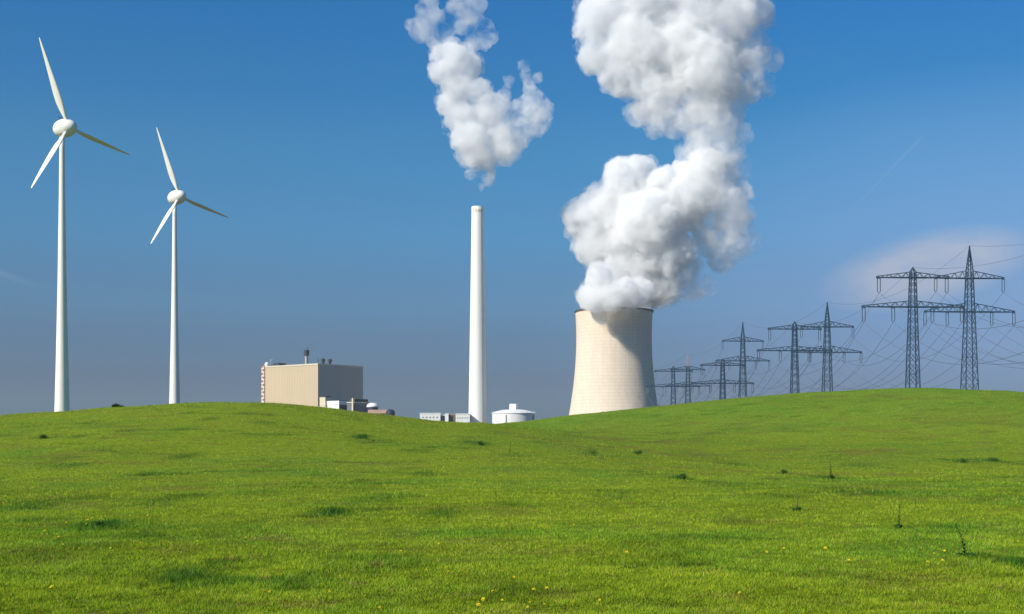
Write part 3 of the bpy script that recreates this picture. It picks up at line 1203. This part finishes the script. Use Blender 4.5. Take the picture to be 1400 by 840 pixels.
def insulator_mesh(x, z, ln, gap=.85):
    mb = MB()
    for s in (-1, 1):
        prof = []
        n = 10
        for i in range(n):
            za = z - .15 - (ln - .5) * i / n
            zb = za - (ln - .5) / n
            prof += [(.09, za), (.15, (za + zb) / 2)]
        prof.append((.09, z - ln + .35))
        mb.lathe(prof, 8, (x + s * gap / 2, 0))
    mb.bar((x - gap / 2, 0, z - ln + .4), (x, 0, z - ln), .14)
    mb.bar((x + gap / 2, 0, z - ln + .4), (x, 0, z - ln), .14)
    mb.bar((x - gap / 2 - .1, 0, z - .1), (x + gap / 2 + .1, 0, z - .1), .16)
    return mb


def pylon(kind, x, D, zlow, label, rz, pale=False, thick=1.0):
    """kind 'blunt': stubby top; kind 'spired': tall pointed top. zlow: height of the lower arm above datum"""
    g = float(H(x, D)) - .6
    t = empty('lattice_pylon', (x, D, g), rz)
    tag(t, label, 'power pylon', 'pylons of the %s row' % kind)
    zl = zlow - g
    st, br, ch = .27 * thick, .12 * thick, .30 * thick
    if kind == 'blunt':
        zu, top, hu, hl, lnl = zl + 8.5, zl + 11.5, 10.6, 14.9, 4.2
        hz, wz = [0, zl - 20, zu, top - .8], [4.2 + max(0, zl - 40) * .04, 3.1, 1.55, 1.3]
        ru, rl, xs_u, xs_l = 1.6, 1.75, (9.95,), (5.75, 14.4)
        mtop = zu + 1.6
    else:
        zu, top, hu, hl, lnl = zl + 11.1, zl + 21.9, 11.6, 15.2, 4.4
        hz, wz = [0, zl - 24, zu, zu + 2.4], [5.6 + max(0, zl - 44) * .05, 4.1, 2.0, 1.7]
        ru, rl, xs_u, xs_l = 2.5, 2.9, (11.4,), (7.5, 15.0)
        mtop = zu + 2.5
    steel = M['steel']
    mast_mesh(hz, wz, 0, mtop, st, br).build('lattice_mast', steel, t)
    w = lambda z: float(np.interp(z, hz, wz))
    arm_mesh(hu, zu, ru, w(zu), 4, ch, br).build('lattice_crossarm', steel, t)
    arm_mesh(hl, zl, rl, w(zl), 5, ch, br).build('lattice_crossarm', steel, t)
    mb = MB()
    wt = w(mtop) / 2
    if kind == 'blunt':
        for i in range(4):
            mb.bar(((-1, 1, 1, -1)[i] * wt, (-1, -1, 1, 1)[i] * wt, mtop), (0, 0, top), st)
    else:
        n = 5
        for i in range(4):
            sx, sy = (-1, 1, 1, -1)[i], (-1, -1, 1, 1)[i]
            mb.bar((sx * wt, sy * wt, mtop), (0, 0, top), st)
            sx2, sy2 = (-1, 1, 1, -1)[(i + 1) % 4], (-1, -1, 1, 1)[(i + 1) % 4]
            for q in range(n):
                f0, f1 = 1 - q / (n + 1), 1 - (q + 1) / (n + 1)
                z0, z1 = mtop + (top - mtop) * (1 - f0), mtop + (top - mtop) * (1 - f1)
                a0, a1 = (sx * wt * f0, sy * wt * f0, z0), (sx2 * wt * f1, sy2 * wt * f1, z1)
                mb.bar(a0, a1, br)
    mb.build('spire' if kind == 'spired' else 'apex', M['steel_pale'] if pale else steel, t)
    att = []
    for xx in xs_u:
        for s in (-1, 1):
            insulator_mesh(s * xx, zu - .2, lnl).build('insulator', M['glass'], t)
            att.append(('upper', s, xx, Vector((s * xx, 0, zu - .2 - lnl))))
    for xx in xs_l:
        for s in (-1, 1):
            insulator_mesh(s * xx, zl - .2, lnl).build('insulator', M['glass'], t)
            att.append(('lower', s, xx, Vector((s * xx, 0, zl - .2 - lnl))))
    att.append(('top', 0, 0, Vector((0, 0, top))))
    mtx = Matrix.Translation((x, D, g)) @ Matrix.Rotation(rz, 4, 'Z')
    return [(a, s, xx, mtx @ v) for a, s, xx, v in att]


def row(kind, posts, labels, sag):
    atts = []
    for i, ((px, D, y), lab) in enumerate(zip(posts, labels)):
        x = (px - 700) / F * D
        zlow = EYE + (HY - y) / F * D
        a, b = posts[max(i - 1, 0)], posts[min(i + 1, len(posts) - 1)]
        dx = (b[0] - 700) / F * b[1] - (a[0] - 700) / F * a[1]
        rz = -math.atan2(dx, b[1] - a[1])
        atts.append(pylon(kind, x, D, zlow, lab, rz * .6, thick=1.0 + max(0, D - 360) / 900, pale=(kind == 'spired' and D > 800)))
    where = {('upper', -1): 'left end of the upper arms', ('upper', 1): 'right end of the upper arms', ('lower', -1, 1): 'far left end of the lower arms', ('lower', 1, 1): 'far right end of the lower arms',
             ('lower', -1, 0): 'left middle of the lower arms', ('lower', 1, 0): 'right middle of the lower arms', ('top', 0): 'very tops'}
    inner = min(a[2] for a in atts[0] if a[0] == 'lower')
    for w in range(len(atts[0])):
        pts, rad = [], []
        lvl, s, xx, _ = atts[0][w]
        for i in range(len(atts) - 1):
            p, q = atts[i][w][3], atts[i + 1][w][3]
            sg = (sag[i] if lvl != 'top' else sag[i] * .45)
            n = 28
            for k in range(n + (1 if i == len(atts) - 2 else 0)):
                f = k / n
                v = p.lerp(q, f)
                v.z -= 4 * sg * f * (1 - f)
                pts.append(v)
                rad.append((.050 if lvl != 'top' else .035) * (1 + max(0, v.y - 360) / 800))
        mb = MB()
        mb.tube(pts, rad, 4)
        o = mb.build('conductor', M['wire'])
        key = (lvl, s) if lvl in ('upper', 'top') else (lvl, s, 0 if xx == inner else 1)
        tag(o, 'thin cable along the %s of the %s row' % (where[key], kind), 'power line', 'cables of the %s topped pylon row' % kind)


row('blunt', [(1788, 205, 236), (1248, 360, 420), (1086.5, 490, 479.7), (988, 585, 524.5), (920.5, 690, 528.9), (862, 1165, 545)],
    ['blunt topped pylon beyond the meadow edge',
     'largest blunt topped lattice pylon, its arms overlapping the tall spired pylon',
     'mid sized blunt topped pylon, second of its row behind the largest',
     'small blunt topped pylon, third of its row, arms over the third spired pylon',
     'smallest whole blunt topped pylon, closest to the cooling tower',
     'blunt topped pylon standing behind the cooling tower'], [19, 15, 12, 11, 22])
row('spired', [(1890, 235, 262), (1325.5, 411, 426.7), (1131, 543, 482), (1015.5, 700, 493.7), (940.5, 850, 528), (866, 1165, 536)],
    ['spired pylon beyond the meadow edge',
     'tallest lattice pylon with a long spire, over the crest of the right hill',
     'mid sized spired pylon, right behind the second blunt topped pylon',
     'third spired pylon of the row, halfway along to the cooling tower',
     'faint far pylon with a pale reddish spire, just past the smallest blunt one',
     'spired pylon standing behind the cooling tower'], [21, 16, 15, 13, 12])


# ------------------------------------------------------------------ plants
def leaf_cloud(n, rad, h, size, seed, squash=1.0, core=.35):
    rng = random.Random(seed)
    mb = MB()
    lobes = [(Vector((rng.uniform(-.55, .55) * rad, rng.uniform(-.5, .5) * rad, rng.uniform(.35, .75) * h)), rng.uniform(.35, .6)) for _ in range(7)]
    for _ in range(n):
        c, r = rng.choice(lobes)
        d = Vector((rng.gauss(0, 1), rng.gauss(0, 1), rng.gauss(0, 1) * .8)).normalized() * (r * rad * rng.uniform(core, 1.0))
        p = c + d
        p.z = max(.02 * h, min(h * 1.05, p.z))
        q = Vector((rng.gauss(0, 1), rng.gauss(0, 1), rng.gauss(0, 1) + .4)).normalized()
        u = q.orthogonal().normalized()
        u.rotate(Matrix.Rotation(rng.uniform(0, 6.28), 3, q))
        w = q.cross(u)
        s = size * rng.uniform(.6, 1.3)
        mb.add([p - u * s, p - w * s * .45, p + u * s, p + w * s * .45], [(0, 1, 2, 3)])
    return mb


def bush(px, py, D, rad, h, seed, mat, label):
    x = (px - 700) / F * D
    g = float(H(x, D))
    t = empty('bush', (x, D, g - .05))
    tag(t, label, 'bush')
    leaf_cloud(2600, rad, h, .09, seed).build('foliage', mat, t)
    mb = MB()
    rng = random.Random(seed)
    for _ in range(7):
        mb.bar((rng.uniform(-.1, .1), rng.uniform(-.1, .1), 0), (rng.uniform(-.6, .6) * rad, rng.uniform(-.5, .5) * rad, h * rng.uniform(.5, .85)), .06, n=5, w2=.015)
    mb.build('stem', M['brown'], t)


M['bush'] = leaf_mat('bush_leaves', col=(.028, .055, .014))
M['bush_dry'] = leaf_mat('dry_bush_leaves', col=(.085, .07, .028))
M['weed'] = leaf_mat('weed_leaves', col=(.070, .165, .034), trans=.45)
M['thistle'] = leaf_mat('thistle_leaves', col=(.060, .125, .042), trans=.45)
M['flower'] = leaf_mat('yellow_petals', col=(.80, .66, .05), trans=.25)


def plants():
    D = 134.
    for px, ytop, wpx, mat, lab, sd in ((163, 552.3, 21, M['bush'], 'dark green bush peeking over the left hill crest between both turbines', 3),
                                       (147, 555.5, 9, M['bush_dry'], 'tiny brownish bush on the left hill crest beside the dark green bush', 4)):
        x = (px - 700) / F * D
        g = float(H(x, D))
        h = max(.5, EYE + (HY - ytop) / F * D - g)
        bush(px, 0, D, wpx / 2 * D / F * 1.25, h * 1.05, sd, mat, lab)
    # leafy weeds that stand out as dark tufts
    for px, py, wpx, hpx, lab in ((806, 626, 24, 12, 'largest dark weed tuft, alone in the middle of the meadow'),
                                 (872, 622, 10, 6, 'little dark weed tuft a few steps beyond the largest tuft'),
                                 (932, 656, 15, 7, 'low dark weed tuft between the largest tuft and the thistles'),
                                 (495, 600, 16, 5, 'dark weed tuft on the slope below the white domed store'),
                                 (60, 600, 12, 5, 'small dark weed tuft on the slope below the taller turbine'),
                                 (1358, 632, 18, 5, 'dark weed tuft on the slope under the tallest pylon'),
                                 (1320, 633, 16, 5, 'paler weed tuft paired with a darker one under the tallest pylon'),
                                 (1072, 650, 9, 9, 'small upright weed tuft just short of the tallest thistle clump'),
                                 (657, 609, 12, 5, 'dark weed tuft on the slope right below the chimney'),
                                 (134, 722, 17, 7, 'weed tuft with yellow flowers in the lush patch')):
        p = at(px, py)
        k = p.y / F
        t = empty('weed_tuft', (p.x, p.y, p.z - .01))
        tag(t, lab, 'weed')
        leaf_cloud(420, wpx / 2 * k * 1.3, hpx * k * 1.2, max(.035, .8 * k), int(px), core=.1).build('leaves', M['weed'], t)
    # thistles
    for i, (px, py, ht, lean, bushy, lab) in enumerate(((1319, 762, 46, -.28, 1.0, 'tallest thin thistle leaning over a leafy base, nearest the camera'),
                                                      (1229, 722, 32, .02, .5, 'slim straight thistle with hardly any base leaves'),
                                                      (1090, 699, 19, .05, .9, 'short thistle on a compact dark leafy base'),
                                                      (1136, 655, 25, -.04, .9, 'distant thistle rising from a wide low dark clump'),
                                                      (697, 618, 12, .1, .2, 'tiny bare stalk alone on the slope below the tank'))):
        p = at(px, py)
        k = p.y / F
        h = ht * k
        t = empty('thistle', (p.x, p.y, p.z - .01))
        tag(t, lab, 'thistle')
        rng = random.Random(i + 40)
        pts = [Vector((lean * h * f * f + rng.uniform(-.01, .01) * h, 0, h * f)) for f in np.linspace(0, 1, 7)]
        mb = MB()
        mb.tube(pts, [max(.006, .22 * k) * (1 - .5 * f) for f in np.linspace(0, 1, 7)], 5)
        mb.build('stem', M['thistle'], t)
        mb = MB()
        for j in range(46):
            f = j / 45
            b = pts[0].lerp(pts[-1], f)
            b.x = lean * h * f * f
            a = j * 2.4
            ln = h * (.16 * (1 - f) + .05) * rng.uniform(.7, 1.3)
            d = Vector((math.cos(a), math.sin(a), .55))
            sd = Vector((-math.sin(a), math.cos(a), 0)) * max(ln * .22, .25 * k)
            m_ = b + d * ln * .5
            e = b + d * ln - Vector((0, 0, .25 * ln))
            mb.add([b - sd * .4, m_ - sd, e, m_ + sd, b + sd * .4], [(0, 1, 3, 4), (1, 2, 3)])
        mb.build('leaves', M['thistle'], t)
        mb = MB()
        for q in range(3):
            c = pts[-1] + Vector((rng.uniform(-.03, .03) * h, rng.uniform(-.03, .03) * h, -.05 * h * q))
            r = max(.012, .35 * k)
            mb.lathe([(r * .3, c.z - r), (r, c.z - r * .2), (r * .85, c.z + r * .6), (r * .3, c.z + r)], 8, (c.x, c.y))
        mb.build('flower_head', M['weed'], t)
        if bushy > .3:
            leaf_cloud(int(200 * bushy), 9 * bushy * k + .05, 5 * k, max(.03, .8 * k), i + 70, core=.1).build('base_leaves', M['weed'], t)
    # yellow hawkweed flowers scattered through the turf
    spots = [(657, 828), (662, 826), (654, 835), (686, 828), (724, 829), (729, 813), (748, 811), (742, 832), (720, 836), (581, 783), (601, 749), (613, 786), (1277, 760), (1288, 772), (1267, 774), (1290, 758),
             (1013, 816), (819, 825), (1128, 754), (1071, 754), (1047, 760), (1129, 755), (152, 753), (134, 716), (120, 720), (121, 715), (126, 712), (112, 709), (143, 710), (92, 718), (62, 722), (61, 730), (81, 738),
             (86, 749), (72, 810), (191, 746), (177, 708), (202, 708), (8, 681), (4, 690), (473, 733), (367, 815), (449, 815), (517, 836), (856, 760), (1343, 712), (1160, 771), (1328, 700), (269, 744), (230, 744),
             (46, 669), (53, 654), (675, 814), (702, 795), (785, 720), (548, 757), (1210, 690), (1390, 745), (335, 740), (262, 702)]
    proto = None
    rng = random.Random(5)
    for px, py in spots:
        p = at(px, min(py, 850))
        if proto is None:
            mb = MB()
            mb.bar((0, 0, -.02), (.006, .004, .062), .006, n=5)
            n = 14
            for ring, (r, z) in enumerate(((.024, .066), (.016, .073))):
                for i in range(n):
                    a = 2 * math.pi * (i + .5 * ring) / n
                    d = Vector((math.cos(a), math.sin(a), 0))
                    s = Vector((-math.sin(a), math.cos(a), 0)) * .0048
                    b = Vector((.006, .004, .060))
                    e = b + d * r + Vector((0, 0, z - .060))
                    mb.add([b + d * .004, e - s - d * .006, e, e + s - d * .006], [(0, 1, 2, 3)], 1)
            mb.lathe([(.008, .060), (.010, .067), (.004, .072)], 8, (.006, .004), mi=1)
            o = proto = mb.build('yellow_flower', [M['weed'], M['flower']])
        else:
            o = proto.copy()
            COL.objects.link(o)
        s = rng.uniform(.6, 1.05) * max(1.0, p.y / 28)
        o.location = p
        o.scale = (s, s, s)
        o.rotation_euler = (R(rng.uniform(15, 38)), R(rng.uniform(-18, 12)), rng.uniform(-.6, .6))
        tag(o, 'small yellow flower head dotted in the short meadow grass', 'flower', 'yellow flowers scattered over the meadow')


plants()


# ------------------------------------------------------------------ steam
def steam_mat(name, dens, veil, thin=None, scale=.06, lo=.46, hi=.62, g=.0, alb=.982):
    m = bpy.data.materials.new(name)
    m.use_nodes = True
    nt = m.node_tree
    nt.nodes.clear()
    N, Lk = nt.nodes.new, nt.links.new
    out = N('ShaderNodeOutputMaterial')
    v = N('ShaderNodeVolumePrincipled')
    v.inputs['Color'].default_value = (alb, alb, alb, 1)
    v.inputs['Density'].default_value = dens
    v.inputs['Anisotropy'].default_value = g
    Lk(v.outputs[0], out.inputs['Volume'])
    tr, df, mx = N('ShaderNodeBsdfTransparent'), N('ShaderNodeBsdfDiffuse'), N('ShaderNodeMixShader')
    df.inputs[0].default_value = (.9, .9, .9, 1)
    mx.inputs[0].default_value = veil
    Lk(tr.outputs[0], mx.inputs[1])
    Lk(df.outputs[0], mx.inputs[2])
    Lk(mx.outputs[0], out.inputs['Surface'])
    if thin is not None:
        ge = N('ShaderNodeNewGeometry')
        nz = N('ShaderNodeTexNoise')
        nz.inputs['Scale'].default_value = scale
        nz.inputs['Detail'].default_value = 6
        nz.inputs['Roughness'].default_value = .62
        nz.inputs['Distortion'].default_value = .5
        mr = N('ShaderNodeMapRange')
        mr.inputs[1].default_value, mr.inputs[2].default_value = lo, hi
        mr.inputs[3].default_value, mr.inputs[4].default_value = thin, dens
        Lk(ge.outputs['Position'], nz.inputs['Vector'])
        Lk(nz.outputs[0], mr.inputs[0])
        Lk(mr.outputs[0], v.inputs['Density'])
    return m


def ico(sub):
    bm = bmesh.new()
    bmesh.ops.create_icosphere(bm, subdivisions=sub, radius=1)
    v = np.array([x.co[:] for x in bm.verts])
    f = np.array([[q.index for q in x.verts] for x in bm.faces])
    bm.free()
    return v, f


ICO = ico(2)


def puff_mesh(name, lobes, D, seed, vox, mat, puffs, inflate, parent, disp):
    """billowing hull: big lobes with smaller puffs over them, fused and roughened"""
    rnd = random.Random(seed)
    k = D / F
    sph = []
    for lb in lobes:
        x, y, r = lb[:3]
        c = P(x, y, D)
        dr = rnd.uniform(-.35, .35)
        c.y += (lb[3] if len(lb) > 3 else dr * r) * k
        Rr = r * k * .93 * inflate
        sph.append((c, Rr))
        for _ in range(puffs):
            d = Vector((rnd.gauss(0, 1), rnd.gauss(0, 1) - .3, rnd.gauss(0, 1))).normalized()
            rr = Rr * rnd.uniform(.20, .42)
            sph.append((c + d * (Rr * 1.03 - rr * .72), rr))
    V, Fc = ICO
    vs = np.concatenate([V * r + np.array(c[:]) for c, r in sph])
    fs = np.concatenate([Fc + i * len(V) for i in range(len(sph))]).ravel()
    tmp = raw_mesh('puffs', vs, fs, 3, mat)
    m = tmp.modifiers.new('fuse', 'REMESH')
    m.mode = 'VOXEL'
    m.voxel_size = vox
    for sz, st, ty in disp:
        t = bpy.data.textures.new('billow', ty)
        t.noise_scale = sz
        dm = tmp.modifiers.new('billow', 'DISPLACE')
        dm.texture = t
        dm.texture_coords = 'GLOBAL'
        dm.strength = st * (-1 if ty == 'VORONOI' else 1)
        dm.mid_level = .5
    dg = C.evaluated_depsgraph_get()
    me = bpy.data.meshes.new_from_object(tmp.evaluated_get(dg))
    bpy.data.objects.remove(tmp)
    me.name = name
    o = bpy.data.objects.new(name, me)
    COL.objects.link(o)
    o.parent = parent
    return o


BILLOW = ((26, 8, 'CLOUDS'), (11, 3.8, 'VORONOI'), (5.5, 2.6, 'VORONOI'), (2.8, 1.5, 'VORONOI'), (2, .9, 'CLOUDS'))

TOWER_CORE = [(815, 408, 25), (840, 402, 32), (868, 396, 35), (900, 398, 26), (803, 404, 14), (826, 396, 30), (900, 385, 36), (806, 418, 21, -84), (828, 418, 22, -86), (848, 408, 23, -76), (794, 410, 15, -62), (868, 406, 20, -66), (812, 388, 22, -80), (797, 420, 12, -58), (858, 416, 15, -74),
              (800, 300, 32), (786, 298, 20), (830, 290, 45), (815, 335, 34), (850, 330, 55), (870, 280, 50), (885, 310, 58), (850, 245, 32), (868, 233, 23), (840, 236, 18), (883, 226, 15), (900, 255, 30), (935, 243, 25), (930, 280, 46),
              (905, 340, 45), (880, 360, 38), (850, 370, 40), (825, 372, 26), (960, 262, 38), (965, 225, 28)]
TOWER_TOP = [(960, 140, 36), (900, 130, 38), (880, 150, 22), (895, 163, 13), (850, 100, 38), (815, 75, 32), (804, 40, 25), (820, 20, 40), (870, 60, 60), (930, 60, 68), (985, 80, 48), (990, 120, 30), (1000, 30, 44), (940, 10, 60),
             (870, -5, 55), (1005, 0, 38), (960, 100, 56), (840, -30, 45), (940, -40, 60)]
TOWER_THIN = [(955, 262, 44), (985, 290, 44), (1003, 335, 28), (988, 352, 24), (1010, 308, 22), (962, 222, 36), (968, 195, 38), (972, 172, 40), (990, 210, 26), (1005, 268, 26), (975, 325, 30), (945, 215, 22), (985, 240, 30),
              (925, 378, 30), (938, 393, 20), (915, 400, 24), (952, 402, 11), (905, 408, 22), (940, 358, 24), (955, 340, 18), (1022, 85, 30), (1010, 120, 32), (1036, 60, 22), (1034, 20, 26), (985, 150, 38), (920, 162, 28), (895, 170, 17), (870, 158, 20)]
TOWER_VEIL = [(818, 434, 17, -84), (842, 430, 17, -78), (862, 420, 15, -70), (800, 428, 13, -72), (832, 446, 11, -76), (1052, 82, 20), (1046, 120, 18), (1005, 230, 26), (960, 395, 18), (930, 412, 12), (1010, 185, 20), (1030, 330, 16)]


def tower_plume():
    t = empty('steam_plume', (tower_x, TOWER_D, 100))
    tag(t, 'huge white billowing steam plume pouring from the cooling tower', 'steam plume')
    inv = Matrix.Translation((-tower_x, -TOWER_D, -100))

    def part(name, lobes, seed, vox, mat, puffs, inf, disp=BILLOW):
        o = puff_mesh(name, lobes, TOWER_D, seed, vox, mat, puffs, inf, t, disp)
        if name in ('wisp', 'veil'):
            o['kind'] = 'stuff'
        o.data.transform(inv)
    part('billow', TOWER_CORE, 3, 1.1, steam_mat('steam_dense', .18, .015, .08, .05, .36, .56), 14, .94)
    part('upper_billow', TOWER_TOP, 4, 1.3, steam_mat('steam_upper', .10, .012, .03, .045, .36, .58), 10, .90)
    part('thin_billow', TOWER_THIN, 8, 2.0, steam_mat('steam_thin', .042, .008, .006, .040, .38, .60), 9, .98)
    part('wisp', TOWER_CORE + TOWER_TOP + TOWER_THIN, 5, 2.4, steam_mat('steam_wisp', .10, .0, 0.0, .085, .47, .66), 9, 1.11)
    part('veil', TOWER_VEIL, 6, 2.0, steam_mat('steam_veil', .045, .0, 0.0, .050, .42, .66), 5, 1.05)


CH_D = 1040.
CH_CORE = [(665, 222, 18), (672, 240, 9), (648, 214, 20), (640, 190, 28), (626, 195, 14), (630, 160, 28), (612, 140, 20), (625, 120, 30), (605, 100, 22), (620, 80, 28), (638, 90, 26), (600, 75, 15), (655, 128, 24), (663, 160, 26),
           (680, 188, 22), (688, 208, 16)]
CH_THIN = [(690, 208, 22), (705, 192, 20), (720, 172, 21), (735, 160, 21), (747, 150, 13), (728, 140, 16), (724, 120, 11), (718, 102, 10), (712, 150, 13), (735, 180, 12), (668, 245, 12), (645, 240, 10), (650, 200, 32), (675, 150, 26), (690, 185, 22), (705, 210, 12)]
CH_WISP = [(575, 42, 18), (590, 22, 16), (604, 45, 17), (562, 36, 11), (598, 60, 15), (588, 2, 15), (612, 58, 12), (640, 18, 17), (660, 36, 15), (672, 52, 10), (650, 4, 18), (622, 8, 15), (575, 15, 11), (665, 62, 10), (690, 130, 11), (702, 165, 12),
           (658, 256, 6), (630, 35, 14), (645, 60, 14), (715, 92, 10), (695, 110, 10), (735, 105, 9)]


def chimney_plume():
    x0 = (653 - 700) * CH_D / F
    t = empty('steam_plume', (x0, CH_D, 180))
    tag(t, 'narrower drifting vapour plume with thin wisps above the slim chimney', 'steam plume')
    inv = Matrix.Translation((-x0, -CH_D, -180))
    D2 = ((15, 6, 'CLOUDS'), (7, 2.6, 'VORONOI'), (3.6, 1.8, 'VORONOI'), (2, 1.0, 'CLOUDS'))

    def part(name, lobes, seed, vox, mat, puffs, inf):
        o = puff_mesh(name, lobes, CH_D, seed, vox, mat, puffs, inf, t, D2)
        if name in ('wisp', 'veil'):
            o['kind'] = 'stuff'
        o.data.transform(inv)
    part('billow', CH_CORE, 13, 1.0, steam_mat('vapour_dense', .12, .012, .05, .07, .36, .56), 12, .90)
    part('thin_billow', CH_THIN, 18, 1.5, steam_mat('vapour_thin', .05, .008, .012, .055, .38, .60), 9, .98)
    part('wisp', CH_CORE + CH_THIN, 15, 1.7, steam_mat('vapour_wisp', .085, .0, 0.0, .12, .47, .64), 8, 1.11)
    part('veil', CH_WISP, 16, 1.6, steam_mat('vapour_veil', .085, .0, 0.0, .065, .41, .66), 6, 1.08)


tower_plume()
chimney_plume()

# ------------------------------------------------------------------ haze
def haze():
    m = bpy.data.materials.new('haze_air')
    m.use_nodes = True
    nt = m.node_tree
    nt.nodes.clear()
    out = nt.nodes.new('ShaderNodeOutputMaterial')
    v = nt.nodes.new('ShaderNodeVolumePrincipled')
    v.inputs['Color'].default_value = (.335, .43, .49, 1)
    v.inputs['Density'].default_value = .00012
    nt.links.new(v.outputs[0], out.inputs['Volume'])
    mb = MB()
    mb.box((0, 1000, 218), (26000, 26000, 464))
    o = mb.build('haze', m)
    tag(o, kind='stuff')


haze()
